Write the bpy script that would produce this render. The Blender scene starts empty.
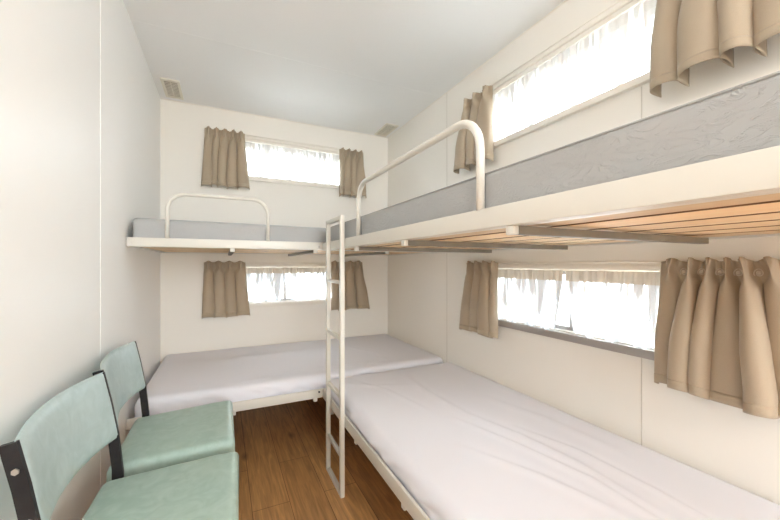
import bpy, bmesh, math, random
from mathutils import Vector, Matrix, noise

random.seed(7)
PI = math.pi
scene = bpy.context.scene
COL = scene.collection

# ------------------------------------------------------------------ room sizes (metres)
XL, XR, YB, YF, ZC = -0.43, 1.469, 3.115, -3.4, 2.405
WT = 0.07                      # wall thickness


# ------------------------------------------------------------------ materials
def new_mat(name):
    m = bpy.data.materials.new(name)
    m.use_nodes = True
    nt = m.node_tree
    b = nt.nodes['Principled BSDF']
    return m, nt, b


def link(nt, a, b):
    nt.links.new(a, b)


def simple(name, col, rough=0.5, metal=0.0, spec=0.5, bump=None, mottle=None, coat=0.0):
    """Principled with optional bump (scale, strength, distance) and mottle (scale, second colour, factor)."""
    m, nt, b = new_mat(name)
    b.inputs['Base Color'].default_value = (*col, 1)
    b.inputs['Roughness'].default_value = rough
    b.inputs['Metallic'].default_value = metal
    b.inputs['Specular IOR Level'].default_value = spec
    b.inputs['Coat Weight'].default_value = coat
    tc = nt.nodes.new('ShaderNodeTexCoord')
    if mottle:
        n = nt.nodes.new('ShaderNodeTexNoise')
        n.inputs['Scale'].default_value = mottle[0]
        n.inputs['Detail'].default_value = 5
        r = nt.nodes.new('ShaderNodeMapRange')
        r.inputs['From Min'].default_value = 0.35
        r.inputs['From Max'].default_value = 0.7
        r.inputs['To Max'].default_value = mottle[2]
        mx = nt.nodes.new('ShaderNodeMix')
        mx.data_type = 'RGBA'
        mx.inputs['A'].default_value = (*col, 1)
        mx.inputs['B'].default_value = (*mottle[1], 1)
        link(nt, tc.outputs['Object'], n.inputs['Vector'])
        link(nt, n.outputs['Fac'], r.inputs['Value'])
        link(nt, r.outputs['Result'], mx.inputs['Factor'])
        link(nt, mx.outputs['Result'], b.inputs['Base Color'])
    if bump:
        n2 = nt.nodes.new('ShaderNodeTexNoise')
        n2.inputs['Scale'].default_value = bump[0]
        n2.inputs['Detail'].default_value = 4
        bp = nt.nodes.new('ShaderNodeBump')
        bp.inputs['Strength'].default_value = bump[1]
        bp.inputs['Distance'].default_value = bump[2]
        link(nt, tc.outputs['Object'], n2.inputs['Vector'])
        link(nt, n2.outputs['Fac'], bp.inputs['Height'])
        link(nt, bp.outputs['Normal'], b.inputs['Normal'])
    return m


M_WALL = simple('cream_wall_panel', (0.88, 0.848, 0.79), 0.45, bump=(9, 0.05, 0.01))
M_WHITEWALL = simple('white_wall_panel', (0.90, 0.90, 0.89), 0.42, bump=(9, 0.05, 0.01))
M_CEIL = simple('white_ceiling_panel', (0.90, 0.905, 0.91), 0.6, bump=(12, 0.05, 0.01))
M_TRIM = simple('cream_gloss_trim', (0.86, 0.82, 0.75), 0.35)
M_STEEL = simple('cream_enamelled_steel', (0.70, 0.685, 0.63), 0.32, bump=(40, 0.04, 0.002))
M_BAR = simple('grey_steel_angle', (0.22, 0.20, 0.165), 0.5, mottle=(14, (0.15, 0.135, 0.11), 0.5))
M_BOLT = simple('zinc_bolt', (0.55, 0.53, 0.5), 0.35, metal=0.9)
M_BLACK = simple('black_enamelled_steel', (0.014, 0.013, 0.015), 0.42, spec=0.35, mottle=(60, (0.04, 0.036, 0.033), 0.3))
M_ALU = simple('brushed_aluminium', (0.42, 0.39, 0.37), 0.42, metal=0.55)
M_SHEET = simple('white_cotton_sheet', (0.80, 0.81, 0.88), 0.85, spec=0.15, bump=(320, 0.1, 0.001))
M_VENT = simple('pale_vent_plastic', (0.80, 0.77, 0.68), 0.5)
M_VENTDARK = simple('vent_shadow_grille', (0.30, 0.26, 0.20), 0.7)
M_JOINT = simple('panel_joint_strip', (0.66, 0.62, 0.56), 0.6)
M_RUBBER = simple('black_rubber', (0.02, 0.02, 0.02), 0.8)
M_FILLBODY = simple('white_fill_lamp_body', (0.8, 0.8, 0.8), 0.4)


def mat_timber():
    m, nt, b = new_mat('pine_slat_timber')
    tc = nt.nodes.new('ShaderNodeTexCoord')
    oi = nt.nodes.new('ShaderNodeObjectInfo')
    mp = nt.nodes.new('ShaderNodeMapping')
    mp.inputs['Scale'].default_value = (9, 0.8, 9)
    ad = nt.nodes.new('ShaderNodeVectorMath')
    ad.operation = 'ADD'
    n = nt.nodes.new('ShaderNodeTexNoise')
    n.inputs['Scale'].default_value = 2.2
    n.inputs['Detail'].default_value = 8
    n.inputs['Distortion'].default_value = 0.6
    cr = nt.nodes.new('ShaderNodeValToRGB')
    e = cr.color_ramp.elements
    e[0].position, e[0].color = 0.25, (0.74, 0.52, 0.29, 1)
    e[1].position, e[1].color = 0.72, (0.86, 0.67, 0.43, 1)
    # knots
    vo = nt.nodes.new('ShaderNodeTexVoronoi')
    vo.inputs['Scale'].default_value = 1.0
    mp2 = nt.nodes.new('ShaderNodeMapping')
    mp2.inputs['Scale'].default_value = (7, 2.6, 7)
    kr = nt.nodes.new('ShaderNodeMapRange')
    kr.inputs['From Min'].default_value = 0.05
    kr.inputs['From Max'].default_value = 0.14
    kr.inputs['To Min'].default_value = 0.85
    kr.inputs['To Max'].default_value = 0.0
    mx = nt.nodes.new('ShaderNodeMix')
    mx.data_type = 'RGBA'
    mx.inputs['B'].default_value = (0.16, 0.06, 0.02, 1)
    hs = nt.nodes.new('ShaderNodeHueSaturation')
    vr = nt.nodes.new('ShaderNodeMapRange')
    vr.inputs['To Min'].default_value = 0.8
    vr.inputs['To Max'].default_value = 1.15
    link(nt, tc.outputs['Object'], ad.inputs[0])
    link(nt, oi.outputs['Location'], ad.inputs[1])
    link(nt, ad.outputs['Vector'], mp.inputs['Vector'])
    link(nt, ad.outputs['Vector'], mp2.inputs['Vector'])
    link(nt, mp.outputs['Vector'], n.inputs['Vector'])
    link(nt, n.outputs['Fac'], cr.inputs['Fac'])
    link(nt, mp2.outputs['Vector'], vo.inputs['Vector'])
    link(nt, vo.outputs['Distance'], kr.inputs['Value'])
    link(nt, kr.outputs['Result'], mx.inputs['Factor'])
    link(nt, cr.outputs['Color'], mx.inputs['A'])
    link(nt, mx.outputs['Result'], hs.inputs['Color'])
    link(nt, oi.outputs['Random'], vr.inputs['Value'])
    link(nt, vr.outputs['Result'], hs.inputs['Value'])
    link(nt, hs.outputs['Color'], b.inputs['Base Color'])
    b.inputs['Roughness'].default_value = 0.6
    return m


def mat_floor():
    m, nt, b = new_mat('oak_plank_vinyl')
    tc = nt.nodes.new('ShaderNodeTexCoord')
    mp = nt.nodes.new('ShaderNodeMapping')
    mp.inputs['Rotation'].default_value = (0, 0, PI / 2)
    mp.inputs['Location'].default_value = (1.728, 0.05, 0)
    br = nt.nodes.new('ShaderNodeTexBrick')
    br.offset = 0.302
    br.inputs['Scale'].default_value = 1.0
    br.inputs['Brick Width'].default_value = 1.2
    br.inputs['Row Height'].default_value = 0.17
    br.inputs['Mortar Size'].default_value = 0.0016
    br.inputs['Mortar Smooth'].default_value = 0.4
    br.inputs['Color1'].default_value = (0.56, 0.31, 0.125, 1)
    br.inputs['Color2'].default_value = (0.42, 0.22, 0.085, 1)
    br.inputs['Mortar'].default_value = (0.12, 0.05, 0.02, 1)
    gm = nt.nodes.new('ShaderNodeMapping')
    gm.inputs['Scale'].default_value = (30, 2.2, 1)
    gn = nt.nodes.new('ShaderNodeTexNoise')
    gn.inputs['Scale'].default_value = 2.0
    gn.inputs['Detail'].default_value = 9
    gn.inputs['Distortion'].default_value = 0.8
    gr = nt.nodes.new('ShaderNodeMapRange')
    gr.inputs['From Min'].default_value = 0.3
    gr.inputs['From Max'].default_value = 0.75
    gr.inputs['To Min'].default_value = 0.66
    gr.inputs['To Max'].default_value = 1.28
    mul = nt.nodes.new('ShaderNodeMix')
    mul.data_type = 'RGBA'
    mul.blend_type = 'MULTIPLY'
    mul.inputs['Factor'].default_value = 1.0
    # knots: dark stretched spots
    km = nt.nodes.new('ShaderNodeMapping')
    km.inputs['Scale'].default_value = (6.5, 2.6, 1)
    kv = nt.nodes.new('ShaderNodeTexVoronoi')
    kv.inputs['Scale'].default_value = 1.0
    kr = nt.nodes.new('ShaderNodeMapRange')
    kr.inputs['From Min'].default_value = 0.02
    kr.inputs['From Max'].default_value = 0.17
    kr.inputs['To Min'].default_value = 0.75
    kr.inputs['To Max'].default_value = 0.0
    mx = nt.nodes.new('ShaderNodeMix')
    mx.data_type = 'RGBA'
    mx.inputs['B'].default_value = (0.07, 0.03, 0.012, 1)
    bp = nt.nodes.new('ShaderNodeBump')
    bp.inputs['Strength'].default_value = 0.12
    bp.inputs['Distance'].default_value = 0.004
    for q in (mp, gm, km):
        link(nt, tc.outputs['Object'], q.inputs['Vector'])
    link(nt, mp.outputs['Vector'], br.inputs['Vector'])
    link(nt, gm.outputs['Vector'], gn.inputs['Vector'])
    link(nt, gn.outputs['Fac'], gr.inputs['Value'])
    link(nt, br.outputs['Color'], mul.inputs['A'])
    link(nt, gr.outputs['Result'], mul.inputs['B'])
    link(nt, km.outputs['Vector'], kv.inputs['Vector'])
    link(nt, kv.outputs['Distance'], kr.inputs['Value'])
    link(nt, kr.outputs['Result'], mx.inputs['Factor'])
    link(nt, mul.outputs['Result'], mx.inputs['A'])
    link(nt, mx.outputs['Result'], b.inputs['Base Color'])
    link(nt, gn.outputs['Fac'], bp.inputs['Height'])
    link(nt, bp.outputs['Normal'], b.inputs['Normal'])
    b.inputs['Roughness'].default_value = 0.42
    return m


def mat_vinyl(name, c1, c2, wr):
    """Marbled upholstery vinyl."""
    m, nt, b = new_mat(name)
    tc = nt.nodes.new('ShaderNodeTexCoord')
    n = nt.nodes.new('ShaderNodeTexNoise')
    n.inputs['Scale'].default_value = 16
    n.inputs['Detail'].default_value = 7
    n.inputs['Distortion'].default_value = 1.6
    r = nt.nodes.new('ShaderNodeMapRange')
    r.inputs['From Min'].default_value = 0.36
    r.inputs['From Max'].default_value = 0.66
    mx = nt.nodes.new('ShaderNodeMix')
    mx.data_type = 'RGBA'
    mx.inputs['A'].default_value = (*c1, 1)
    mx.inputs['B'].default_value = (*c2, 1)
    g = nt.nodes.new('ShaderNodeTexNoise')
    g.inputs['Scale'].default_value = 420
    bp = nt.nodes.new('ShaderNodeBump')
    bp.inputs['Strength'].default_value = 0.18
    bp.inputs['Distance'].default_value = 0.001
    link(nt, tc.outputs['Object'], n.inputs['Vector'])
    link(nt, tc.outputs['Object'], g.inputs['Vector'])
    link(nt, n.outputs['Fac'], r.inputs['Value'])
    link(nt, r.outputs['Result'], mx.inputs['Factor'])
    link(nt, mx.outputs['Result'], b.inputs['Base Color'])
    link(nt, g.outputs['Fac'], bp.inputs['Height'])
    link(nt, bp.outputs['Normal'], b.inputs['Normal'])
    b.inputs['Roughness'].default_value = wr
    b.inputs['Specular IOR Level'].default_value = 0.45
    return m


def mat_mattress():
    """Grey waterproof cover with a net of fine creases."""
    m, nt, b = new_mat('grey_mattress_vinyl')
    tc = nt.nodes.new('ShaderNodeTexCoord')
    mp = nt.nodes.new('ShaderNodeMapping')
    mp.inputs['Rotation'].default_value = (0.5, 0, 0)
    mp.inputs['Scale'].default_value = (34, 17, 55)
    n = nt.nodes.new('ShaderNodeTexNoise')
    n.inputs['Scale'].default_value = 1.0
    n.inputs['Detail'].default_value = 3
    n.inputs['Distortion'].default_value = 2.2
    # sharp crease lines where the noise crosses its middle
    s = nt.nodes.new('ShaderNodeMath')
    s.operation = 'SUBTRACT'
    s.inputs[1].default_value = 0.5
    a = nt.nodes.new('ShaderNodeMath')
    a.operation = 'ABSOLUTE'
    r = nt.nodes.new('ShaderNodeMapRange')
    r.inputs['From Min'].default_value = 0.0
    r.inputs['From Max'].default_value = 0.05
    r.inputs['To Min'].default_value = 1.0
    r.inputs['To Max'].default_value = 0.0
    bp = nt.nodes.new('ShaderNodeBump')
    bp.inputs['Strength'].default_value = 0.4
    bp.inputs['Distance'].default_value = 0.004
    link(nt, tc.outputs['Object'], mp.inputs['Vector'])
    link(nt, mp.outputs['Vector'], n.inputs['Vector'])
    link(nt, n.outputs['Fac'], s.inputs[0])
    link(nt, s.outputs[0], a.inputs[0])
    link(nt, a.outputs[0], r.inputs['Value'])
    link(nt, r.outputs['Result'], bp.inputs['Height'])
    link(nt, bp.outputs['Normal'], b.inputs['Normal'])
    b.inputs['Base Color'].default_value = (0.41, 0.42, 0.425, 1)
    b.inputs['Roughness'].default_value = 0.46
    return m


def mat_curtain():
    m, nt, b = new_mat('beige_curtain_cloth')
    tc = nt.nodes.new('ShaderNodeTexCoord')
    mp = nt.nodes.new('ShaderNodeMapping')
    mp.inputs['Scale'].default_value = (900, 900, 260)
    n = nt.nodes.new('ShaderNodeTexNoise')
    n.inputs['Scale'].default_value = 1.0
    bp = nt.nodes.new('ShaderNodeBump')
    bp.inputs['Strength'].default_value = 0.2
    bp.inputs['Distance'].default_value = 0.001
    mx = nt.nodes.new('ShaderNodeMix')
    mx.data_type = 'RGBA'
    mx.inputs['A'].default_value = (0.435, 0.355, 0.262, 1)
    mx.inputs['B'].default_value = (0.51, 0.422, 0.315, 1)
    link(nt, tc.outputs['Object'], mp.inputs['Vector'])
    link(nt, mp.outputs['Vector'], n.inputs['Vector'])
    link(nt, n.outputs['Fac'], mx.inputs['Factor'])
    link(nt, n.outputs['Fac'], bp.inputs['Height'])
    link(nt, mx.outputs['Result'], b.inputs['Base Color'])
    link(nt, bp.outputs['Normal'], b.inputs['Normal'])
    b.inputs['Roughness'].default_value = 0.62
    b.inputs['Specular IOR Level'].default_value = 0.3
    b.inputs['Sheen Weight'].default_value = 0.25
    b.inputs['Sheen Roughness'].default_value = 0.4
    tr = nt.nodes.new('ShaderNodeBsdfTranslucent')
    tr.inputs['Color'].default_value = (0.5, 0.36, 0.22, 1)
    ms = nt.nodes.new('ShaderNodeMixShader')
    ms.inputs['Fac'].default_value = 0.10
    out = nt.nodes['Material Output']
    link(nt, b.outputs[0], ms.inputs[1])
    link(nt, tr.outputs[0], ms.inputs[2])
    link(nt, ms.outputs[0], out.inputs['Surface'])
    return m


def mat_sheer(name, clear, tint, bunch, fall, lo, hi, thin=0.8, streak=55):
    """Thin net. Where the weave bunches (upright streaks, thickest under the heading) several layers lie
    over one another and little light comes through. bunch: share of streaks at the top; fall: how fast they thin out below."""
    m, nt, b = new_mat(name)
    nt.nodes.remove(b)
    out = nt.nodes['Material Output']
    tc = nt.nodes.new('ShaderNodeTexCoord')
    mp = nt.nodes.new('ShaderNodeMapping')
    mp.inputs['Scale'].default_value = (streak, streak, 3.5)
    n = nt.nodes.new('ShaderNodeTexNoise')
    n.inputs['Scale'].default_value = 1.0
    n.inputs['Detail'].default_value = 3
    sp = nt.nodes.new('ShaderNodeSeparateXYZ')
    ma = nt.nodes.new('ShaderNodeMath')
    ma.operation = 'MULTIPLY_ADD'
    ma.inputs[1].default_value = fall
    r = nt.nodes.new('ShaderNodeMapRange')
    r.interpolation_type = 'SMOOTHSTEP'
    r.inputs['From Min'].default_value = lo - bunch
    r.inputs['From Max'].default_value = hi - bunch
    tl = nt.nodes.new('ShaderNodeBsdfTranslucent')
    tl.inputs['Color'].default_value = (*tint, 1)
    df = nt.nodes.new('ShaderNodeBsdfDiffuse')
    df.inputs['Color'].default_value = (*tint, 1)
    m1 = nt.nodes.new('ShaderNodeMixShader')
    m1.inputs['Fac'].default_value = thin
    tp = nt.nodes.new('ShaderNodeBsdfTransparent')
    m2 = nt.nodes.new('ShaderNodeMixShader')
    m2.inputs['Fac'].default_value = clear
    tl2 = nt.nodes.new('ShaderNodeBsdfTranslucent')
    tl2.inputs['Color'].default_value = (*[c * .85 for c in tint], 1)
    m3 = nt.nodes.new('ShaderNodeMixShader')
    m3.inputs['Fac'].default_value = 0.035
    m4 = nt.nodes.new('ShaderNodeMixShader')
    link(nt, tc.outputs['Object'], mp.inputs['Vector'])
    link(nt, tc.outputs['Object'], sp.inputs['Vector'])
    link(nt, mp.outputs['Vector'], n.inputs['Vector'])
    link(nt, sp.outputs['Z'], ma.inputs[0])
    link(nt, n.outputs['Fac'], ma.inputs[2])
    link(nt, ma.outputs[0], r.inputs['Value'])
    link(nt, df.outputs[0], m1.inputs[1])
    link(nt, tl.outputs[0], m1.inputs[2])
    link(nt, m1.outputs[0], m2.inputs[1])
    link(nt, tp.outputs[0], m2.inputs[2])
    link(nt, df.outputs[0], m3.inputs[1])
    link(nt, tl2.outputs[0], m3.inputs[2])
    link(nt, r.outputs['Result'], m4.inputs['Fac'])
    link(nt, m2.outputs[0], m4.inputs[1])
    link(nt, m3.outputs[0], m4.inputs[2])
    link(nt, m4.outputs[0], out.inputs['Surface'])
    return m


def mat_glass():
    m, nt, b = new_mat('window_glass')
    nt.nodes.remove(b)
    out = nt.nodes['Material Output']
    tp = nt.nodes.new('ShaderNodeBsdfTransparent')
    tp.inputs['Color'].default_value = (0.95, 0.97, 0.97, 1)
    gl = nt.nodes.new('ShaderNodeBsdfGlossy')
    gl.inputs['Roughness'].default_value = 0.02
    fr = nt.nodes.new('ShaderNodeFresnel')
    fr.inputs['IOR'].default_value = 1.3
    ms = nt.nodes.new('ShaderNodeMixShader')
    link(nt, fr.outputs[0], ms.inputs['Fac'])
    link(nt, tp.outputs[0], ms.inputs[1])
    link(nt, gl.outputs[0], ms.inputs[2])
    link(nt, ms.outputs[0], out.inputs['Surface'])
    return m


M_TIMBER = mat_timber()
M_GAPSHADE = simple('slat_gap_shade', (0.20, 0.10, 0.045), 0.8)  # dark colour in place of the shade between slats
M_FLOOR = mat_floor()
M_SEATV = mat_vinyl('sage_green_vinyl', (0.35, 0.48, 0.425), (0.42, 0.555, 0.50), 0.36)
M_BACKV = mat_vinyl('pale_teal_vinyl', (0.42, 0.535, 0.54), (0.48, 0.595, 0.605), 0.38)
M_MATT = mat_mattress()
M_CURT = mat_curtain()
M_LINING = simple('cream_heading_tape', (0.62, 0.55, 0.46), 0.8)
M_SHEER = mat_sheer('white_net_sheer', 0.30, (0.88, 0.91, 0.95), 0.18, 1.15, 0.50, 0.66)
M_SHEERTHICK = mat_sheer('white_net_sheer_bunched', 0.30, (0.86, 0.90, 0.95), 0.20, 0.7, 0.50, 0.66, streak=42)
M_SHEERUP = mat_sheer('white_lace_sheer', 0.36, (0.92, 0.92, 0.92), 0.26, 2.4, 0.50, 0.66)
M_BAND = mat_sheer('cream_sheer_heading', 0.10, (0.75, 0.71, 0.64), 0.42, 0.0, 0.50, 0.64)
M_LACE = mat_sheer('grey_gathered_lace', 0.30, (0.86, 0.86, 0.85), 0.22, 1.5, 0.50, 0.66)
M_GLASS = mat_glass()
M_GROUND = simple('pale_concrete_paving', (0.78, 0.77, 0.74), 0.9, mottle=(3, (0.68, 0.67, 0.64), 0.6))
M_HEDGE = simple('grey_green_leaves', (0.14, 0.19, 0.15), 0.8, mottle=(9, (0.3, 0.36, 0.32), 0.8))


# ------------------------------------------------------------------ mesh helpers
def bm_box(bm, x0, x1, y0, y1, z0, z1, bev=0.0):
    r = bmesh.ops.create_cube(bm, size=1.0)
    vs = r['verts']
    for v in vs:
        v.co = Vector((x0 + (v.co.x + .5) * (x1 - x0), y0 + (v.co.y + .5) * (y1 - y0), z0 + (v.co.z + .5) * (z1 - z0)))
    if bev > 0:
        es = list({e for v in vs for e in v.link_edges})
        bmesh.ops.bevel(bm, geom=es, offset=bev, segments=2, profile=0.6, affect='EDGES', clamp_overlap=True)


def bm_tube(bm, pts, r, seg=14, square=False, close_ends=True, ry=None):
    """Round tube (or flat bar) swept along a polyline."""
    pts = [Vector(p) for p in pts]
    n = len(pts)
    rings = []
    prev = None
    for i, p in enumerate(pts):
        d = (pts[min(i + 1, n - 1)] - pts[max(i - 1, 0)]).normalized()
        if prev is None:
            up = Vector((0, 1, 0)) if abs(d.y) < 0.9 else Vector((1, 0, 0))
            a = d.cross(up).normalized()
        else:
            a = (prev - d * prev.dot(d)).normalized()
        prev = a
        b = d.cross(a).normalized()
        ring = []
        if square:
            for sx, sy in ((-1, -1), (1, -1), (1, 1), (-1, 1)):
                ring.append(bm.verts.new(p + a * (sx * r) + b * (sy * (ry or r))))
        else:
            for k in range(seg):
                t = 2 * PI * k / seg
                ring.append(bm.verts.new(p + a * (math.cos(t) * r) + b * (math.sin(t) * r)))
        rings.append(ring)
    m = len(rings[0])
    for i in range(n - 1):
        for k in range(m):
            bm.faces.new((rings[i][k], rings[i][(k + 1) % m], rings[i + 1][(k + 1) % m], rings[i + 1][k]))
    if close_ends:
        bm.faces.new(list(reversed(rings[0])))
        bm.faces.new(rings[-1])


def link_mesh(name, bm, mat, parent=None, smooth=False, loc=None):
    bmesh.ops.recalc_face_normals(bm, faces=bm.faces[:])
    me = bpy.data.meshes.new(name)
    bm.to_mesh(me)
    bm.free()
    if smooth:
        for p in me.polygons:
            p.use_smooth = True
    o = bpy.data.objects.new(name, me)
    COL.objects.link(o)
    if mat:
        me.materials.append(mat)
    if parent:
        o.parent = parent
    if loc:
        o.location = loc
    return o


def auto_smooth(o, ang=40):
    for p in o.data.polygons:
        p.use_smooth = True
    bm = bmesh.new()
    bm.from_mesh(o.data)
    for e in bm.edges:
        if len(e.link_faces) == 2 and e.calc_face_angle(0) > math.radians(ang):
            e.smooth = False
    bm.to_mesh(o.data)
    bm.free()
    return o


def box(name, x0, x1, y0, y1, z0, z1, mat, parent=None, bev=0.0):
    bm = bmesh.new()
    bm_box(bm, x0, x1, y0, y1, z0, z1, bev)
    o = link_mesh(name, bm, mat, parent)
    if bev:
        auto_smooth(o, 50)
    return o


def thing(name, label, cat, loc=(0, 0, 0), rotz=0.0, group=None):
    o = bpy.data.objects.new(name, None)
    o.empty_display_size = 0.1
    COL.objects.link(o)
    o.location = loc
    o.rotation_euler = (0, 0, rotz)
    tag(o, label, cat, group)
    return o


def tag(o, label, cat, group=None):
    o['label'] = label
    o['category'] = cat
    if group:
        o['group'] = group
    return o


def struct(o):
    o['kind'] = 'structure'
    return o


def copy_tree(o, parent=None):
    c = o.copy()
    COL.objects.link(c)
    if parent:
        c.parent = parent
        c.matrix_parent_inverse = o.matrix_parent_inverse.copy()
    for ch in list(o.children):
        copy_tree(ch, c)
    return c


# ------------------------------------------------------------------ room shell
def wall_mesh(name, mat, axis, a0, a1, z0, z1, p0, p1, holes):
    """A wall slab with rectangular openings. axis 'x': runs along x, p0..p1 in y. holes: (a0,a1,z0,z1)."""
    As = sorted({a0, a1, *[h[0] for h in holes], *[h[1] for h in holes]})
    Zs = sorted({z0, z1, *[h[2] for h in holes], *[h[3] for h in holes]})
    bm = bmesh.new()
    for i in range(len(As) - 1):
        for j in range(len(Zs) - 1):
            ca, cz = (As[i] + As[i + 1]) / 2, (Zs[j] + Zs[j + 1]) / 2
            if any(h[0] < ca < h[1] and h[2] < cz < h[3] for h in holes):
                continue
            if axis == 'x':
                bm_box(bm, As[i], As[i + 1], p0, p1, Zs[j], Zs[j + 1])
            else:
                bm_box(bm, p0, p1, As[i], As[i + 1], Zs[j], Zs[j + 1])
    bmesh.ops.remove_doubles(bm, verts=bm.verts[:], dist=1e-5)
    # drop the inner partition faces left between neighbouring cells
    seen = {}
    for f in bm.faces:
        k = tuple(sorted(v.index for v in f.verts))
        seen.setdefault(k, []).append(f)
    bm.verts.index_update()
    seen = {}
    for f in bm.faces:
        seen.setdefault(tuple(sorted(v.index for v in f.verts)), []).append(f)
    dead = [f for fs in seen.values() if len(fs) > 1 for f in fs]
    if dead:
        bmesh.ops.delete(bm, geom=dead, context='FACES')
    return struct(link_mesh(name, bm, mat))


ZU0, ZU1 = 1.877, 2.165        # upper window openings
ZL0, ZL1 = 0.825, 1.125        # lower window openings
BX0, BX1 = 0.02, 1.07          # back windows along x
RY0, RY1 = 0.585, 1.69         # right windows along y
DX0, DX1 = -0.20, 1.25         # large window added behind the camera for fill daylight
DZ0, DZ1 = 0.70, 2.28

struct(box('floor', XL - WT, XR + WT, YF - WT, YB + WT, -0.08, 0.0, M_FLOOR))
struct(box('ceiling', XL - WT, XR + WT, YF - WT, YB + WT, ZC, ZC + 0.08, M_CEIL))
wall_mesh('wall_back', M_WALL, 'x', XL, XR, 0, ZC, YB, YB + WT, [(BX0, BX1, ZU0, ZU1), (BX0, BX1, ZL0, ZL1)])
wall_mesh('wall_right', M_WALL, 'y', YF, YB + WT, 0, ZC, XR, XR + WT, [(RY0, RY1, ZU0, ZU1), (RY0, RY1, ZL0, ZL1)])
wall_mesh('wall_left', M_WHITEWALL, 'y', YF, YB + WT, 0, ZC, XL - WT, XL, [])
wall_mesh('wall_front', M_WHITEWALL, 'x', XL, XR, 0, ZC, YF - WT, YF, [(DX0, DX1, DZ0, DZ1)])

# panel joints
struct(box('trim_1', XL, XL + 0.0012, 1.695, 1.711, 0, ZC, M_WHITEWALL))
struct(box('trim_2', XL, XR, 2.178, 2.192, ZC - 0.001, ZC, M_CEIL))
struct(box('trim_3', XR - 0.0012, XR, 0.793, 0.797, 1.28, ZU0 - 0.035, M_JOINT))
struct(box('trim_4', XR - 0.0012, XR, 0.793, 0.797, 0, ZL0 - 0.04, M_JOINT))
struct(box('trim_5', XR - 0.0012, XR, 2.099, 2.104, 0.42, ZC, M_JOINT))
struct(box('trim_6', XR - 0.004, XR, 0.0, YB, ZC - 0.006, ZC, M_TRIM))
struct(box('trim_7', XL, XR, YB - 0.004, YB, ZC - 0.006, ZC, M_TRIM))
# outside ground
struct(box('ground', -30, 30, -30, 30, -0.75, -0.6, M_GROUND))


# ------------------------------------------------------------------ windows
def window(name, axis, a0, a1, z0, z1, upper, mull):
    """Root empty (structure) > frame, sash, pane. Local x runs along the wall, local -y points into the room."""
    root = bpy.data.objects.new(name, None)
    COL.objects.link(root)
    struct(root)
    if axis == 'x':
        root.location = (0, YB, 0)
    else:
        root.location = (XR, 0, 0)
        root.rotation_euler = (0, 0, -PI / 2)      # local x -> -y world, local -y -> -x world
        a0, a1 = -a1, -a0
        mull = -mull
    bm = bmesh.new()
    e = 0.0006
    if upper:
        t0, t1, s, pr = 0.045, 0.03, 0.035, 0.018
        bm_box(bm, a0 - s, a1 + s, -pr, e, z1, z1 + t0 * .5, 0.003)
        bm_box(bm, a0 - s, a1 + s, -pr * 1.6, e, z1 + t0 * .5, z1 + t0, 0.003)
        bm_box(bm, a0 - s, a1 + s, -pr * 1.3, e, z0 - t1, z0, 0.003)
        bm_box(bm, a0 - s, a0, -pr, e, z0, z1, 0.003)
        bm_box(bm, a1, a1 + s, -pr, e, z0, z1, 0.003)
    else:
        bm_box(bm, a0 - .03, a1 + .03, -.012, e, z1, z1 + .022, 0.002)
        bm_box(bm, a0 - .03, a0, -.012, e, z0, z1, 0.002)
        bm_box(bm, a1, a1 + .03, -.012, e, z0, z1, 0.002)
    # reveal lining
    g = 0.0006
    bm_box(bm, a0, a0 + .012, e, WT, z0, z1)
    bm_box(bm, a1 - .012, a1, e, WT, z0, z1)
    bm_box(bm, a0 + .012, a1 - .012, e, WT, z1 - .008, z1)
    bm_box(bm, a0 + .012, a1 - .012, e, WT, z0, z0 + .006)
    fr = link_mesh('window_frame', bm, M_TRIM, root)
    auto_smooth(fr, 40)
    if not upper:
        box('window_sill', a0 - .03, a1 + .03, -.02, .0, z0 - .035, z0 - .0005, M_ALU if axis == 'y' else M_TRIM, root, .002)
    # sashes, sliding one behind the other
    for k, (b0, b1, yy) in enumerate(((a0 + .012, mull + .012, .034), (mull - .012, a1 - .012, .050))):
        bm = bmesh.new()
        w = .018
        bm_box(bm, b0, b0 + w, yy, yy + .012, z0 + .006, z1 - .008)
        bm_box(bm, b1 - w, b1, yy, yy + .012, z0 + .006, z1 - .008)
        bm_box(bm, b0 + w, b1 - w, yy, yy + .012, z0 + .006, z0 + .006 + w)
        bm_box(bm, b0 + w, b1 - w, yy, yy + .012, z1 - .008 - w, z1 - .008)
        sh = link_mesh('sash', bm, M_ALU, root)
        box('pane', b0 + w, b1 - w, yy + .004, yy + .008, z0 + .006 + w, z1 - .008 - w, M_GLASS, sh)
    for c in (.30, .72):
        u = a0 + (a1 - a0) * c
        box('window_catch', u - .011, u + .011, .026, .0335, z0 + .022, z0 + .052, M_ALU, root, .001)
    return root


window('window_1', 'x', BX0, BX1, ZU0, ZU1, True, 0.537)
window('window_2', 'x', BX0, BX1, ZL0, ZL1, False, 0.487)
window('window_3', 'y', RY0, RY1, ZU0, ZU1, True, 1.12)
window('window_4', 'y', RY0, RY1, ZL0, ZL1, False, 1.13)

# unseen bare window added behind the camera, sized to fill the room with daylight
dr = bpy.data.objects.new('fill_window', None)
COL.objects.link(dr)
struct(dr)
bm = bmesh.new()
for a, b_, c, d in ((DX0, DX0 + .05, DZ0, DZ1), (DX1 - .05, DX1, DZ0, DZ1), (DX0 + .05, DX1 - .05, DZ1 - .05, DZ1), (DX0 + .05, DX1 - .05, DZ0, DZ0 + .05), (0.51, 0.54, DZ0 + .05, DZ1 - .05)):
    bm_box(bm, a, b_, YF - .055, YF - .015, c, d)
link_mesh('window_frame', bm, M_ALU, dr)
box('pane', DX0 + .05, .51, YF - .038, YF - .032, DZ0 + .05, DZ1 - .05, M_GLASS, dr)
box('pane', .54, DX1 - .05, YF - .038, YF - .032, DZ0 + .05, DZ1 - .05, M_GLASS, dr)


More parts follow.
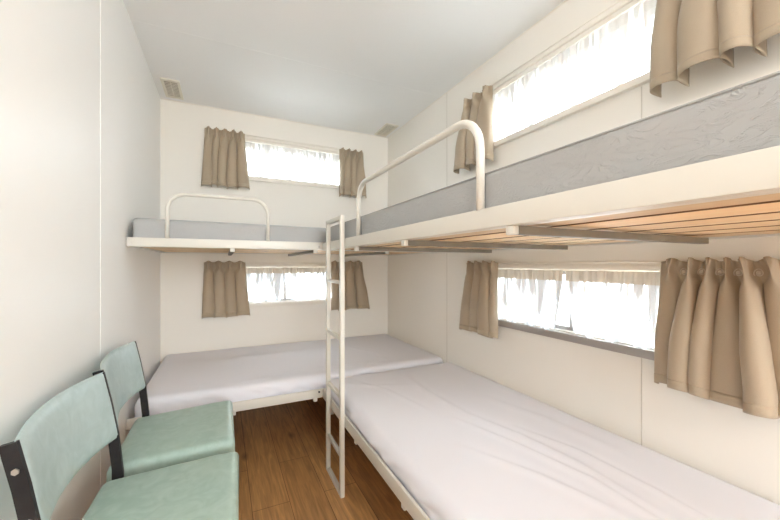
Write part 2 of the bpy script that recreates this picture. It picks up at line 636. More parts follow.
# ------------------------------------------------------------------ sheers and curtains
def place_on(o, axis, a, z, off):
    """Put a thing whose local x runs along the wall and whose local -y faces the room."""
    if axis == 'x':
        o.location = (a, YB - off, z)
    else:
        o.location = (XR - off, a, z)
        o.rotation_euler = (0, 0, -PI / 2)
    return o


def sheer(label, axis, a0, a1, z0, z1, band, upper, seed, part=0, off=0.004, group=None, net=None):
    """A gathered net panel. part +1/-1: its inner (right/left in local x) edge swings open lower down."""
    rnd = random.Random(seed)
    W, Hh = abs(a1 - a0), z1 - z0
    nx, nz = 260, 14
    root = thing('sheer_curtain', label, 'sheer curtain', group=group)
    ph = [rnd.uniform(0, 6.28) for _ in range(4)]
    f1, f2, f3 = 2 * PI / .036, 2 * PI / .061, 2 * PI / .019

    def P(u, v):
        x = (u - .5) * W
        amp = .0035 + .006 * v
        d = amp * (math.sin(f1 * x + ph[0] + 1.2 * math.sin(3 * x * f2 / 10 + ph[1])) + .7 * math.sin(f2 * x + ph[1])) + .0016 * (1 - v) * math.sin(f3 * x + ph[2])
        xx = x + .004 * math.sin(f2 * x + ph[3]) * v
        if part:
            w = (u if part > 0 else 1 - u)
            xx -= part * .055 * max(0, w - .6) / .4 * max(0.0, v - .15)
        z = -v * Hh + (.006 * math.sin(f2 * x * .5 + ph[2]) if v > .9 else 0)
        return Vector((xx, -.010 + d * .75, z))

    vb = band / Hh
    for nm, v0, v1, mt, n2 in (('heading_band', 0, vb, M_LACE if upper else M_BAND, 4), ('net_panel', vb, 1, M_SHEERUP if upper else (net or M_SHEER), nz)):
        bm = bmesh.new()
        g = [[bm.verts.new(P(i / nx, v0 + (v1 - v0) * j / n2)) for i in range(nx + 1)] for j in range(n2 + 1)]
        for j in range(n2):
            for i in range(nx):
                bm.faces.new((g[j][i], g[j][i + 1], g[j + 1][i + 1], g[j + 1][i]))
        link_mesh(nm, bm, mt, root, smooth=True)
    place_on(root, axis, (a0 + a1) / 2, z1, off)
    return root


def curtain(label, axis, a, ztop, W, Hh, seed, pleats, flare=(0.0, 0.0), amp=0.026, off=0.03, group=None, loops=False, sharp=.75, shape=None):
    """Short pinch-gathered curtain > drape, heading_tape, hem. Local x along wall, -y into the room.
    flare: how far the left/right edges swing outwards at the hem."""
    rnd = random.Random(seed)
    def spread(lo, hi):
        w = [rnd.uniform(lo, hi) for _ in range(pleats)]
        c = [0]
        for q in w:
            c.append(c[-1] + q / sum(w))
        return c
    top, low = spread(.8, 1.25), spread(.45, 1.8)
    depth = [rnd.uniform(.65, 1.25) for _ in range(pleats)]
    lean = [rnd.uniform(-.8, .8) for _ in range(pleats)]
    if shape:           # heading and hem edges of each fold, metres from the left edge, and how deep each fold stands
        top, low, depth = [q / W for q in shape[0]], [q / W for q in shape[1]], shape[2]
        lean = shape[3]
    nx, nz = pleats * 30, 40
    cum = top

    def P(u, v):
        k = min(pleats - 1, int(u * pleats))
        t = u * pleats - k
        vv = min(1, v * 1.15) ** .8
        e0 = top[k] + (low[k] - top[k]) * vv
        e1 = top[k + 1] + (low[k + 1] - top[k + 1]) * vv
        pitch = (e1 - e0) * W
        # a narrow pinched ridge at the heading that opens into a broad rounded fold
        pin = math.exp(-((v - .085) / .065) ** 2)
        t2 = min(1, max(0, t + lean[k] * .12 * math.sin(PI * t) * min(1, v * 1.5)))
        s = math.sin(PI * t2)
        expo = sharp + 4.0 * pin
        body = amp * depth[k] * (0.42 + 0.58 * min(1, v * 1.5)) * s ** expo
        body = body * (1 - .5 * pin) + .020 * pin * s ** 4
        # the cloth swings in behind the fold
        om = pitch * math.sin(2 * PI * t2) * (.125 * pin - .25 * min(1, max(0, v - .08) * 2.0))
        head = .0055 * math.sin(2 * PI * t * 4 + k * 2.1) * math.exp(-(v / .055) ** 2)
        x = (e0 + (e1 - e0) * t - .5) * W + om
        x += -flare[0] * v ** 1.3 * (1 - u) ** 1.5 + flare[1] * v ** 1.3 * u ** 1.5
        z = -v * Hh
        z += .014 * (s ** 2 - .5) * math.exp(-(v / .05) ** 2) + .004 * math.sin(9 * u + seed) * v
        z -= .013 * (1 - s) * v ** 6
        d = body + head + .006 * noise.noise(Vector((u * 6, v * 2.5, seed))) * min(1, v * 4)
        return Vector((x, -(max(d, 0) + .006), z))

    root = thing('curtain', label, 'curtain', group=group)
    bm = bmesh.new()
    g = [[bm.verts.new(P(i / nx, j / nz)) for i in range(nx + 1)] for j in range(nz + 1)]
    for j in range(nz):
        for i in range(nx):
            bm.faces.new((g[j][i], g[j][i + 1], g[j + 1][i + 1], g[j + 1][i]))
    dr = link_mesh('drape', bm, M_CURT, root, smooth=True)
    md = dr.modifiers.new('cloth_thickness', 'SOLIDIFY')
    md.thickness = .0022
    md.offset = 0
    # turned-up hem: a doubled strip along the lower edge
    bm = bmesh.new()
    v0, n2 = 1 - .030 / Hh, 3
    rows = []
    for j in range(n2 + 1):
        v = v0 + (1.0 - v0) * j / n2
        rows.append([bm.verts.new(P(i / nx, v) + Vector((0, -.0018, -.0008 if j == n2 else 0))) for i in range(nx + 1)])
    for j in range(n2):
        for i in range(nx):
            bm.faces.new((rows[j][i], rows[j][i + 1], rows[j + 1][i + 1], rows[j + 1][i]))
    hm = link_mesh('hem', bm, M_CURT, root, smooth=True)
    md = hm.modifiers.new('cloth_thickness', 'SOLIDIFY')
    md.thickness = .0014
    md.offset = 0
    # heading tape: its gathered loops show between the pleats
    for k in range(1, pleats):
        u = k / pleats
        p = P(u, .085)
        bm = bmesh.new()
        pts = []
        for q in range(26):
            th = q / 25 * 2 * PI * 1.6 + rnd.uniform(0, .1)
            rr = .003 + .0085 * q / 25
            pts.append((p.x + rr * math.cos(th), p.y - .007 + .0015 * math.sin(q), p.z - .004 + 1.25 * rr * math.sin(th)))
        bm_tube(bm, pts, .0017, 6)
        bm_box(bm, p.x - .004, p.x + .004, p.y - .009, -.0, p.z - .009, p.z + .003, .002)
        link_mesh('heading_loop', bm, M_LINING if loops else M_CURT, root, smooth=True)
    bm = bmesh.new()
    bm_box(bm, -W * .5 + .004, W * .5 - .004, -.005, -.003, -.040, -.012)
    link_mesh('heading_tape', bm, M_LINING, root)
    place_on(root, axis, a, ztop, off)
    return root


# sheers
sheer('white lace sheer across the back window above the top bunk', 'x', BX0 + .016, BX1 - .016, ZU0 + .004, ZU1 - .004, .045, True, 3)
sheer('long bright lace sheer across the right window above the top bunk', 'y', RY0 + .016, RY1 - .016, ZU0 + .004, ZU1 - .004, .045, True, 4)
sheer('left net sheer panel of the low back window, beside the beige curtain', 'x', BX0 + .016, .492, ZL0 + .010, ZL1 - .004, .048, False, 5, part=1, net=M_SHEERTHICK)
sheer('right net sheer panel of the low back window, behind the ladder', 'x', .484, BX1 - .016, ZL0 + .010, ZL1 - .004, .048, False, 6, part=-1)
sheer('far net sheer panel of the low right window, parted at the middle', 'y', RY1 - .016, 1.132, ZL0 + .006, ZL1 - .004, .05, False, 8, part=1, net=M_SHEERTHICK)
sheer('near net sheer panel of the low right window, beside the largest low curtain', 'y', 1.124, RY0 + .016, ZL0 + .006, ZL1 - .004, .05, False, 9, part=-1)

# curtains
G = 'short beige curtains at the windows'
curtain('beige curtain at the left of the back window above the top bunk', 'x', 0.012, 2.225, .29, .455, 11, 5, (.025, .035), amp=.052, sharp=1.25)
curtain('narrow beige curtain at the right of the back window above the top bunk', 'x', 1.078, 2.215, .235, .43, 12, 4, (.0, .025), amp=.052, sharp=1.25)
curtain('brown beige curtain left of the low back window, under the top bunk', 'x', 0.012, 1.172, .30, .435, 13, 4, (.012, .033), amp=.052, sharp=1.25)
curtain('brown beige curtain right of the low back window, seen behind the ladder', 'x', 1.035, 1.178, .30, .44, 14, 4, (.0, .065), amp=.052, sharp=1.25)
curtain('beige curtain hanging behind the tall bend of the right guard rail', 'y', 1.718, 2.215, .265, .445, 21, 3, (.06, .01), amp=.06)
curtain('large beige curtain cut off by the top right corner of the photo', 'y', .530, 2.225, .36, .455, 16, 4, (.0, .03), amp=.13)
curtain('beige curtain at the far end of the low right window', 'y', 1.683, 1.166, .285, .435, 17, 4, (.055, .0), amp=.045)
curtain('large beige curtain with five deep folds, right of the low right window', 'y', .556, 1.166, .31, .435, 18, 6, (0, 0), amp=.078, loops=True,
        shape=([0, .078, .125, .172, .208, .250, .312], [-.006, .048, .112, .160, .245, .305, .375], [.42, 1.05, 1.0, .75, 1.25, .7], [.3, -.5, .4, .2, -.6, .5]))

# the slim rods the curtains hang on
def rod(label, axis, a0, a1, z, off=.026):
    root = thing('curtain_rod', label, 'curtain rod')
    L = abs(a1 - a0)
    bm = bmesh.new()
    bm_tube(bm, [(-L / 2, 0, 0), (L / 2, 0, 0)], .004, 10)
    link_mesh('rod', bm, M_TRIM, root, smooth=True)
    for s in (-1, 1):
        bm = bmesh.new()
        bm_box(bm, s * L / 2 - .006, s * L / 2 + .006, -.005, off - .0005, -.008, .008, .002)
        link_mesh('bracket', bm, M_TRIM, root)
    place_on(root, axis, (a0 + a1) / 2, z, off)
    return root


rod('thin cream rod along the top of the high back window', 'x', -.125, 1.19, 2.2165, .024)
rod('thin cream rod along the top of the low back window', 'x', -.13, 1.18, 1.158, .022)
rod('thin cream rod along the top of the high right window', 'y', .40, 1.84, 2.2165, .024)
rod('thin cream rod along the top of the low right window', 'y', .41, 1.82, 1.158, .022)


# ------------------------------------------------------------------ bed frames
RX = 0.541        # outer face of the right beds' long rail
BYF = 2.074       # outer face of the back beds' long rail


def hoop(parent, p0, p1, z0, z1, r=.0103, rad=.085, lean=0.0):
    """Guard rail: an upside-down U of round tube between two points along a line."""
    p0, p1 = Vector((*p0, 0)), Vector((*p1, 0))
    d = (p1 - p0)
    L = d.length
    d.normalize()
    pts = [p0 + Vector((0, 0, z0))]
    pts.append(p0 + Vector((0, 0, z1 - rad)))
    for k in range(1, 9):
        t = k / 8 * PI / 2
        pts.append(p0 + d * (rad * (1 - math.cos(t))) + Vector((0, 0, z1 - rad + rad * math.sin(t))))
    for k in range(0, 9):
        t = k / 8 * PI / 2
        pts.append(p1 - d * (rad * (1 - math.sin(t))) + Vector((0, 0, z1 - rad + rad * math.cos(t))))
    pts.append(p1 + Vector((0, 0, z0)))
    bm = bmesh.new()
    bm_tube(bm, pts, r, 14)
    return link_mesh('guard_rail', bm, M_STEEL, parent, smooth=True)


def bed_frame(name, label, cat, along, fixed, wall, a0, a1, zb, zt, guard=None, bars=(), slat_n=6, group=None):
    """along 'y': long rail at x=fixed running a0..a1 in y, other long side on the wall x=wall. along 'x': the same turned."""
    root = thing(name, label, cat)
    t = .028

    def B(nm, u0, u1, w0, w1, z0, z1, mat, parent=root, bev=.0025):
        if along == 'y':
            return box(nm, min(w0, w1), max(w0, w1), u0, u1, z0, z1, mat, parent, bev)
        return box(nm, u0, u1, min(w0, w1), max(w0, w1), z0, z1, mat, parent, bev)

    sgn = 1 if wall > fixed else -1
    wl = wall - sgn * .001
    # outer rail is an angle: upright face plus a ledge that carries the slats
    bm = bmesh.new()
    def bb(u0, u1, w0, w1, z0, z1, bev=.003):
        if along == 'y':
            bm_box(bm, min(w0, w1), max(w0, w1), u0, u1, z0, z1, bev)
        else:
            bm_box(bm, u0, u1, min(w0, w1), max(w0, w1), z0, z1, bev)
    bb(a0, a1, fixed, fixed + sgn * .012, zb, zt)
    bb(a0, a1, fixed + sgn * .0121, fixed + sgn * .04, zb, zb + .005, .001)
    fr = link_mesh('front_rail', bm, M_STEEL, root)
    auto_smooth(fr, 45)
    B('wall_rail', a0, a1, wl, wl - sgn * .03, zb, zb + .020, M_STEEL)
    B('end_rail', a0, a0 + t, fixed + sgn * .0125, wl - sgn * .0305, zb, zb + .004, M_STEEL, bev=.001)
    B('end_rail', a1 - t, a1, fixed + sgn * .0125, wl - sgn * .0305, zb, zb + .004, M_STEEL, bev=.001)
    # slats run the length of the bed on top of the cross bars
    s0, s1 = fixed + sgn * .0135, wl - sgn * .032
    pitch = (s1 - s0) / slat_n
    for k in range(slat_n):
        w0 = s0 + pitch * k + sgn * .008
        w1 = s0 + pitch * (k + 1) - sgn * .014
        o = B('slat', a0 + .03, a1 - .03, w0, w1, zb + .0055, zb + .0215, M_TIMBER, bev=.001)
        # long edges coloured dark to paint in the shade of the gaps
        o.data.materials.append(M_GAPSHADE)
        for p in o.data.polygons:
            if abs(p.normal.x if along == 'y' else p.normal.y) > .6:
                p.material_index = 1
    for y in bars:
        br = B('cross_bar', y - .0125, y + .0125, fixed + sgn * .020, wl - sgn * .118, zb - .019, zb - .0006, M_BAR, bev=.0015)
        B('bracket', y - .0115, y + .0115, fixed + sgn * .004, fixed + sgn * .0195, zb - .020, zb - .0006, M_STEEL, br)
    if guard:
        g0, g1, zg = guard
        w = fixed + sgn * .0065
        if along == 'y':
            hoop(root, (w, g0), (w, g1), zt - .002, zg)
        else:
            hoop(root, (g0, w), (g1, w), zt - .002, zg)
    return root


f_ub = bed_frame('bunk_bed', 'cream steel top bunk frame across the back wall with small guard rail', 'bunk bed', 'x', BYF, YB, XL + .004, XR - .004, 1.2375, 1.283,
                 (-.258, .228, 1.512), bars=(.044, .50, .98), slat_n=7)
f_ur = bed_frame('bunk_bed', 'long cream steel top bunk frame on the right with tall guard rail', 'bunk bed', 'y', RX, XR, -.05, BYF - .002, 1.2325, 1.279,
                 (.647, 1.468, 1.507), bars=(.06, .552, 1.038, 1.51), slat_n=6)
f_lb = bed_frame('bed_frame', 'low cream steel bed frame along the back wall', 'bed', 'x', BYF, YB, XL + .004, XR - .004, .343, .395, None, bars=(.05, .50, .98), slat_n=7)
f_lr = bed_frame('bed_frame', 'low cream steel bed frame along the right wall below the long bunk', 'bed', 'y', RX, XR, -.05, BYF - .002, .343, .395, None, bars=(.06, .552, 1.038, 1.51), slat_n=6)
# legs of the low beds, each standing on the floor
for fr, pts in ((f_lb, ((-.40, 2.10), (.75, 2.60), (1.43, 3.06), (-.40, 3.06))), (f_lr, ((.58, -.02), (1.42, .0), (1.42, 1.95)))):
    for x, y in pts:
        box('leg', x - .0125, x + .0125, y - .0125, y + .0125, 0.0, .3425, M_STEEL, fr)
# corner bolt where the back rail meets the right one
for fr, z in ((f_lb, .38), (f_ub, 1.255)):
    bm = bmesh.new()
    bm_tube(bm, [(.520, BYF - .005, z), (.520, BYF + .002, z)], .006, 6)
    link_mesh('bolt', bm, M_BLACK if z < 1 else M_BOLT, fr)

# ------------------------------------------------------------------ ladder
lad = thing('bunk_ladder', 'narrow cream steel ladder standing at the inner corner of the bunks', 'ladder', (.5285, 1.777, 0))
LX = .0105
for y in (-.125, .125):
    st = box('stile', -LX, LX, y - .0125, y + .0125, 0.0, 1.392, M_STEEL, lad, .002)
for z in (.20, .49, .78, 1.06):
    box('rung', -.009, .009, -.1125, .1125, z - .009, z + .009, M_STEEL, lad, .002)
box('bottom_bar', -LX, LX, -.1125, .1125, 0.0, .020, M_STEEL, lad, .002)
box('top_bar', -LX, LX, -.1125, .1125, 1.372, 1.392, M_STEEL, lad, .002)


# ------------------------------------------------------------------ mattresses
def pillow_mesh(bm, x0, x1, y0, y1, z0, z1, r, nx, ny, top_fn, lim=None, crown=0.0):
    """Rounded slab: a grid laid over the top whose overflow rolls down the sides."""
    h = z1 - z0
    side = h - r
    ext = r * PI / 2 + side
    verts = []
    for j in range(ny + 1):
        row = []
        for i in range(nx + 1):
            # denser sampling at the borders
            sx = x0 + r - ext + (x1 - x0 - 2 * r + 2 * ext) * i / nx
            sy = y0 + r - ext + (y1 - y0 - 2 * r + 2 * ext) * j / ny
            cx, cy = min(max(sx, x0 + r), x1 - r), min(max(sy, y0 + r), y1 - r)
            ox, oy = sx - cx, sy - cy
            rho = math.hypot(ox, oy)
            if rho < 1e-9:
                p = Vector((cx, cy, z1))
                nrm = Vector((0, 0, 1))
            else:
                dx, dy = ox / rho, oy / rho
                rho = min(rho, ext)
                if rho < r * PI / 2:
                    th = rho / r
                    p = Vector((cx + dx * r * math.sin(th), cy + dy * r * math.sin(th), z1 - r + r * math.cos(th)))
                    nrm = Vector((dx * math.sin(th), dy * math.sin(th), math.cos(th)))
                else:
                    p = Vector((cx + dx * r, cy + dy * r, z1 - r - (rho - r * PI / 2)))
                    nrm = Vector((dx, dy, 0))
            w = top_fn(p.x, p.y, p.z, nrm)
            fx = (p.x - x0) / (x1 - x0)
            fy = (p.y - y0) / (y1 - y0)
            cr = crown * max(0, 16 * fx * (1 - fx) * fy * (1 - fy)) ** .5 if crown else 0
            p = p + nrm * w + Vector((0, 0, cr * nrm.z))
            if p.z < z0 + .0005:
                p.z = z0
            if lim:
                p = lim(p)
            row.append(bm.verts.new(p))
        verts.append(row)
    for j in range(ny):
        for i in range(nx):
            bm.faces.new((verts[j][i], verts[j][i + 1], verts[j + 1][i + 1], verts[j + 1][i]))
    bmesh.ops.remove_doubles(bm, verts=bm.verts[:], dist=1e-5)
    bmesh.ops.holes_fill(bm, edges=[e for e in bm.edges if e.is_boundary], sides=0)


def seg_dist(px, py, a, b):
    ax, ay = a
    bx, by = b
    dx, dy = bx - ax, by - ay
    L2 = dx * dx + dy * dy
    t = ((px - ax) * dx + (py - ay) * dy) / L2
    tc = min(1, max(0, t))
    qx, qy = ax + dx * tc, ay + dy * tc
    s = (px - qx) * -dy + (py - qy) * dx
    return math.hypot(px - qx, py - qy) * (1 if s >= 0 else -1), tc


def folds(lines):
    """Soft ridges in the sheet: (points, width, height)."""
    def f(x, y, z, n):
        w = 0
        for pts, wd, ht in lines:
            m = len(pts) - 1
            best = None
            for k in range(m):
                d, t = seg_dist(x, y, pts[k], pts[k + 1])
                if best is None or abs(d) < abs(best[0]):
                    best = (d, (k + t) / m)
            d, t = best
            fade = math.sin(PI * min(1, max(0, t * .9 + .05))) ** .6
            # a ridge with a steeper side: pulled cotton
            w += 1.1 * ht * fade * (math.exp(-(d / wd) ** 2) - .45 * math.exp(-((d - 1.5 * wd) / wd) ** 2))
        return w
    return f


def sheet_fn(lines, seed, edge):
    fl = folds(lines)
    def f(x, y, z, n):
        w = fl(x, y, z, n) * max(0, n.z)
        w += .0035 * noise.noise(Vector((x * 3.1 + seed, y * 2.6, 0))) * max(0, n.z)
        # loose cloth along the open edge: gentle scallops and creases
        k = 1 - n.z
        if k > .02:
            c = x if edge == 'x' else y
            w += k * (.017 * noise.noise(Vector((c * 5.5 + seed, z * 6, 1))) + .009 * noise.noise(Vector((c * 13 + z * 22 + seed, z * 26, 4))))
        return w
    return f


def keep_x(zt):
    # the cloth stays inside the rail's upright face and off the wall
    def f(p):
        p.x = min(p.x, XR - .002)
        p.y = min(p.y, BYF - .003)
        if p.z < zt + .004 or zt > 1:
            p.x = max(p.x, RX + .0185)
        return p
    return f


def keep_y(zt):
    def f(p):
        p.x = min(max(p.x, XL + .003), XR - .002)
        p.y = min(p.y, YB - .002)
        if p.z < zt + .004 or zt > 1:
            p.y = max(p.y, BYF + .0185)
        return p
    return f


bm = bmesh.new()
lines_r = [
    ([(1.02, 1.98), (.98, 1.62), (.99, 1.28), (1.06, 1.02), (1.09, .80), (1.08, .55)], .026, .0095),
    ([(.92, 1.26), (1.00, .98), (1.05, .72), (1.04, .45)], .016, .008),
    ([(1.10, 1.10), (1.17, .85), (1.18, .6), (1.16, .35)], .014, .006),
    ([(.80, 1.06), (.92, .80), (.98, .60)], .018, .006),
    ([(.60, 1.95), (.75, 1.80), (.95, 1.72)], .02, .004),
    ([(.66, 2.00), (.80, 1.70), (.86, 1.40)], .016, .0035),
    ([(1.2, 1.4), (1.28, 1.1), (1.3, .8)], .03, .005),
]
pillow_mesh(bm, RX + .016, XR - .006, -.03, BYF - .016, .3655, .462, .044, 110, 230, sheet_fn(lines_r, 3.3, 'y'), keep_x(.395), crown=.004)
o = link_mesh('mattress', bm, M_SHEET, None, smooth=True)
tag(o, 'long mattress in a wrinkled white sheet on the low right bed', 'mattress')

bm = bmesh.new()
lines_b = [
    ([(.15, 2.20), (.55, 2.26), (.95, 2.22)], .018, .005),
    ([(.35, 2.16), (.7, 2.19), (1.25, 2.14)], .014, .005),
    ([(-.2, 2.22), (.1, 2.17), (.3, 2.18)], .016, .006),
    ([(.9, 2.75), (1.02, 2.45), (1.05, 2.15)], .02, .005),
    ([(-.3, 2.8), (.2, 2.72), (.7, 2.78)], .04, .003),
]
pillow_mesh(bm, XL + .022, XR - .010, BYF + .016, YB - .006, .3655, .472, .046, 210, 120, sheet_fn(lines_b, 8.1, 'x'), keep_y(.395), crown=.003)
o = link_mesh('mattress', bm, M_SHEET, None, smooth=True)
tag(o, 'mattress in a white sheet on the low bed along the back wall', 'mattress')


def vinyl_fn(seed, edge, amp=1.0, rise=0.0):
    def f(x, y, z, n):
        c = x if edge == 'x' else y
        k = 1 - max(0, n.z)
        w = rise * max(0, n.z) * max(0, (XR - x) / (XR - XL)) + .0012 * noise.noise(Vector((x * 4 + seed, y * 4, z * 3)))
        w += amp * k * (.0016 * noise.noise(Vector((c * 9 + z * 18 + seed, z * 22 - c * 4, 2))) + .0009 * noise.noise(Vector((c * 26 - z * 30 + seed, z * 40 + c * 9, 5))))
        return w
    return f


bm = bmesh.new()
pillow_mesh(bm, RX + .016, XR - .006, -.03, BYF - .012, 1.2547, 1.368, .012, 90, 420, vinyl_fn(2.2, 'y', 1.3), keep_x(1.279))
mt = link_mesh('bunk_mattress', bm, M_MATT, None, smooth=True)
tag(mt, 'long creased grey vinyl mattress on the right top bunk', 'mattress')
bm = bmesh.new()
pts = [(RX + .0200, -.01 + 2.03 * k / 60, 1.3645) for k in range(61)]
bm_tube(bm, pts, .0022, 8)
link_mesh('piping', bm, M_MATT, mt, smooth=True)

bm = bmesh.new()
pillow_mesh(bm, XL + .022, XR - .010, BYF + .016, YB - .006, 1.2597, 1.369, .022, 260, 90, vinyl_fn(6.4, 'x', .7, .014), keep_y(1.283))
mt = link_mesh('bunk_mattress', bm, M_MATT, None, smooth=True)
tag(mt, 'smooth grey vinyl mattress on the back top bunk', 'mattress')
bm = bmesh.new()
pts = [(XL + .05 + 1.83 * k / 60, BYF + .0230, 1.3735 - .012 * k / 60) for k in range(61)]
bm_tube(bm, pts, .0022, 8)
link_mesh('piping', bm, M_MATT, mt, smooth=True)


# ------------------------------------------------------------------ chairs
def make_chair(label):
    """Faces +x. Origin on the floor under the seat's middle."""
    t = thing('dining_chair', label, 'chair', group=None)
    hw = .238
    # seat cushion
    bm = bmesh.new()
    sw = .226
    pillow_mesh(bm, -.205, .192, -sw, sw, .412, .463, .021, 44, 46,
                lambda x, y, z, n: .0015 * noise.noise(Vector((x * 14, y * 14, 3))) , crown=.008)
    for v in bm.verts:      # the top slopes up a little towards the front
        v.co.z += .018 * (v.co.x + .205) / .397 * min(1, (v.co.z - .412) / .03)
        v.co.y *= 1 - .02 * (0.19 - v.co.x) / .36
    st = link_mesh('seat', bm, M_SEATV, t, smooth=True)
    bm = bmesh.new()
    bm_box(bm, -.155, .180, -sw + .014, sw - .014, .398, .4115, .003)
    link_mesh('seat_board', bm, M_BLACK, t)
    # seat welt line round the cushion
    # backrest: a padded panel bowed towards the wall
    nu, nv = 40, 20
    thk, bow = .020, .036

    def spine(z):
        # x of the uprights at height z
        q = [(.0, -.205), (.40, -.168), (.47, -.168), (.60, -.181), (.71, -.200), (.805, -.220)]
        for (z0, x0), (z1, x1) in zip(q, q[1:]):
            if z <= z1:
                return x0 + (x1 - x0) * (z - z0) / (z1 - z0)
        return q[-1][1]

    z0, z1 = .588, .803
    bm = bmesh.new()
    front, back = [], []
    for j in range(nv + 1):
        fr, bk = [], []
        v = j / nv
        for i in range(nu + 1):
            u = i / nu
            y = (u - .5) * 2 * (hw - .001)
            zz = z0 + (z1 - z0) * v + .004 * math.sin(PI * u)
            x = spine(zz) - bow * (1 - (2 * u - 1) ** 2)
            edge = min(u, 1 - u) * 2 * hw
            ev = min(v, 1 - v) * (z1 - z0)
            puff = thk * .5 * (1 - math.exp(-min(edge, ev) / .011))
            fr.append(bm.verts.new((x + .011 + puff, y, zz)))
            bk.append(bm.verts.new((x + .009 - puff * .3, y, zz)))
        front.append(fr)
        back.append(bk)
    for j in range(nv):
        for i in range(nu):
            bm.faces.new((front[j][i], front[j][i + 1], front[j + 1][i + 1], front[j + 1][i]))
            bm.faces.new((back[j][i + 1], back[j][i], back[j + 1][i], back[j + 1][i + 1]))
    for i in range(nu):
        bm.faces.new((front[0][i], back[0][i], back[0][i + 1], front[0][i + 1]))
        bm.faces.new((front[nv][i + 1], back[nv][i + 1], back[nv][i], front[nv][i]))
    for j in range(nv):
        bm.faces.new((front[j + 1][0], back[j + 1][0], back[j][0], front[j][0]))
        bm.faces.new((front[j][nu], back[j][nu], back[j + 1][nu], front[j + 1][nu]))
    link_mesh('backrest', bm, M_BACKV, t, smooth=True)
    for s in (-1, 1):
        y = s * (hw - .002)
        bm = bmesh.new()
        pts = [(spine(z), y, z) for z in (0.012, .20, .38, .43, .47, .53, .60, .66, .71, .77, .800)]
        bm_tube(bm, pts, .0135, square=True, ry=.0055)
        up = link_mesh('rear_leg', bm, M_BLACK, t)
        bm = bmesh.new()
        bm_box(bm, spine(.0) - .016, spine(.0) + .016, y - .009, y + .009, 0, .014, .002)
        link_mesh('foot_cap', bm, M_RUBBER, up)
        for z in (.745, .64):
            bm = bmesh.new()
            bm_tube(bm, [(spine(z) + .001, y + s * .0055, z), (spine(z) + .001, y + s * .009, z)], .0065, 6)
            link_mesh('bolt', bm, M_BOLT, up)
        bm = bmesh.new()
        bm_tube(bm, [(.165, y * .985, .012), (.150, y * .985, .20), (.140, y * .985, .3975)], .0125, square=True, ry=.0055)
        fl = link_mesh('front_leg', bm, M_BLACK, t)
        bm = bmesh.new()
        bm_box(bm, .149, .181, y * .985 - .009, y * .985 + .009, 0, .014, .002)
        link_mesh('foot_cap', bm, M_RUBBER, fl)
        bm = bmesh.new()
        bm_box(bm, -.156, .128, y * .985 - .0055, y * .985 + .0055, .374, .397, .001)
        link_mesh('side_rail', bm, M_BLACK, t)
    return t


c1 = make_chair('nearest sage green vinyl chair, its black frame cut off at the left photo edge')
c1.location = (-.150, 1.160, 0)
c1.rotation_euler = (0, 0, -.04)
c2 = copy_tree(c1)
c2['label'] = 'sage green vinyl chair nearer to the back bed, beside the nearest one'
c2.rotation_euler = (0, 0, 0)
c2.location = (-.152, 1.674, 0)


# ------------------------------------------------------------------ ceiling vents
def vent(label, x0, x1, y0, y1):
    root = thing('ceiling_vent', label, 'vent', ((x0 + x1) / 2, (y0 + y1) / 2, ZC))
    a, b = (x1 - x0) / 2, (y1 - y0) / 2
    bm = bmesh.new()
    w = .016
    bm_box(bm, -a, a, -b, -b + w, -.012, -.0005, .002)
    bm_box(bm, -a, a, b - w, b, -.012, -.0005, .002)
    bm_box(bm, -a, -a + w, -b + w, b - w, -.012, -.0005, .002)
    bm_box(bm, a - w, a, -b + w, b - w, -.012, -.0005, .002)
    link_mesh('vent_frame', bm, M_VENT, root)
    box('backing', -a + w, a - w, -b + w, b - w, -.004, -.0005, M_VENTDARK, root)
    n = 11
    bm = bmesh.new()
    for k in range(n):
        y = -b + w + (2 * b - 2 * w) * (k + .5) / n
        bm_box(bm, -a + w, a - w, y - .0045, y + .0045, -.010, -.006)
    bm_box(bm, -.003, .003, -b + w, b - w, -.0105, -.0095)
    link_mesh('louvre_slats', bm, M_VENT, root)
    return root


vent('small louvred vent in the ceiling corner by the left wall', -.385, -.272, 2.76, 3.045)
vent('small louvred vent in the ceiling corner by the right wall', 1.305, 1.425, 2.79, 3.07)

# repeats of one kind share a group
for key, grp in (('curtain', 'short beige curtains at the windows'), ('curtain_rod', 'slim curtain rods above the windows'),
                 ('sheer_curtain', 'net and lace sheers in the windows'), ('dining_chair', 'green vinyl chairs by the left wall'),
                 ('ceiling_vent', 'louvred ceiling vents'), ('mattress', 'sheeted mattresses on the low beds'),
                 ('bunk_mattress', 'grey mattresses on the top bunks'), ('bunk_bed', 'top bunk frames'), ('bed_frame', 'low bed frames')):
    for o in COL.objects:
        if o.parent is None and o.name.split('.')[0] == key:
            o['group'] = grp

# ------------------------------------------------------------------ lights
w = bpy.data.worlds.new('bright_overcast_sky')
scene.world = w
w.use_nodes = True
bg = w.node_tree.nodes['Background']
bg.inputs['Color'].default_value = (0.90, 0.955, 1.0, 1)
bg.inputs['Strength'].default_value = 10.0


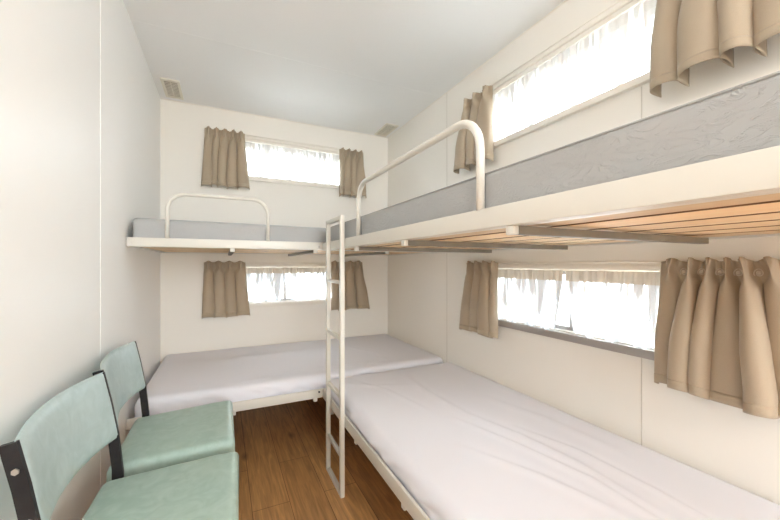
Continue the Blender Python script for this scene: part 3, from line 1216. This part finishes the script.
def add_fill_lamp(label, x, y, power):
    """Unseen fill light on a short stem: brightens the ceiling as well as the room."""
    root = thing('fill_lamp', label, 'fill lamp', (x, y, ZC))
    bm = bmesh.new()
    bm_tube(bm, [(0, 0, -.001), (0, 0, -.03)], .06, 24)
    link_mesh('fill_lamp_rose', bm, M_FILLBODY, root, smooth=False)
    bm = bmesh.new()
    bm_tube(bm, [(0, 0, -.03), (0, 0, -.10)], .012, 12)
    link_mesh('stem', bm, M_FILLBODY, root)
    ld = bpy.data.lights.new('fill_point_light', 'POINT')  # added to brighten the room; no lamp is known here
    ld.shadow_soft_size = .14
    ld.energy = power
    ld.color = FILLCOL
    lo = bpy.data.objects.new('fill_point_light', ld)
    COL.objects.link(lo)
    lo.parent = root
    lo.location = (0, 0, -.24)
    return root


FILLCOL = (1.0, 0.965, 0.925)
add_fill_lamp('unseen fill lamp added under the ceiling behind the camera', .5, -2.3, 40)
add_fill_lamp('unseen fill lamp added under the ceiling above the camera', .16, .30, 3)


def portal(x, y, z, rot, sx, sy):
    ld = bpy.data.lights.new('sky_portal', 'AREA')
    ld.shape = 'RECTANGLE'
    ld.size, ld.size_y = sx, sy
    ld.cycles.is_portal = True
    lo = bpy.data.objects.new('sky_portal', ld)
    COL.objects.link(lo)
    lo.location = (x, y, z)
    lo.rotation_euler = rot


portal((DX0 + DX1) / 2, YF - WT - .01, (DZ0 + DZ1) / 2, (PI / 2, 0, 0), DX1 - DX0, DZ1 - DZ0)        # shines +y
for z0, z1 in ((ZU0, ZU1), (ZL0, ZL1)):
    portal((BX0 + BX1) / 2, YB + WT + .01, (z0 + z1) / 2, (-PI / 2, 0, 0), BX1 - BX0, z1 - z0)      # shines -y
    portal(XR + WT + .01, (RY0 + RY1) / 2, (z0 + z1) / 2, (0, PI / 2, 0), z1 - z0, RY1 - RY0)       # shines -x

# ------------------------------------------------------------------ camera
cd = bpy.data.cameras.new('camera')
cam = bpy.data.objects.new('camera', cd)
COL.objects.link(cam)
cd.sensor_width = 36.0
cd.lens = 36.0 * 347.0 / 780.0
cd.shift_y = 4.3 / 780.0
cd.clip_start = 0.02
cam.location = (0, 0, 1.15)
cam.rotation_euler = (PI / 2, 0, -math.radians(25.63))
scene.camera = cam

# ------------------------------------------------------------------ look
scene.view_settings.view_transform = 'Standard'
scene.view_settings.look = 'None'
scene.view_settings.exposure = 0.62
scene.view_settings.gamma = 1.0
scene.view_settings.use_curve_mapping = False
scene.cycles.max_bounces = 16
scene.cycles.diffuse_bounces = 10
scene.cycles.transparent_max_bounces = 16
scene.cycles.use_denoising = True
scene.cycles.caustics_reflective = False
scene.cycles.caustics_refractive = False
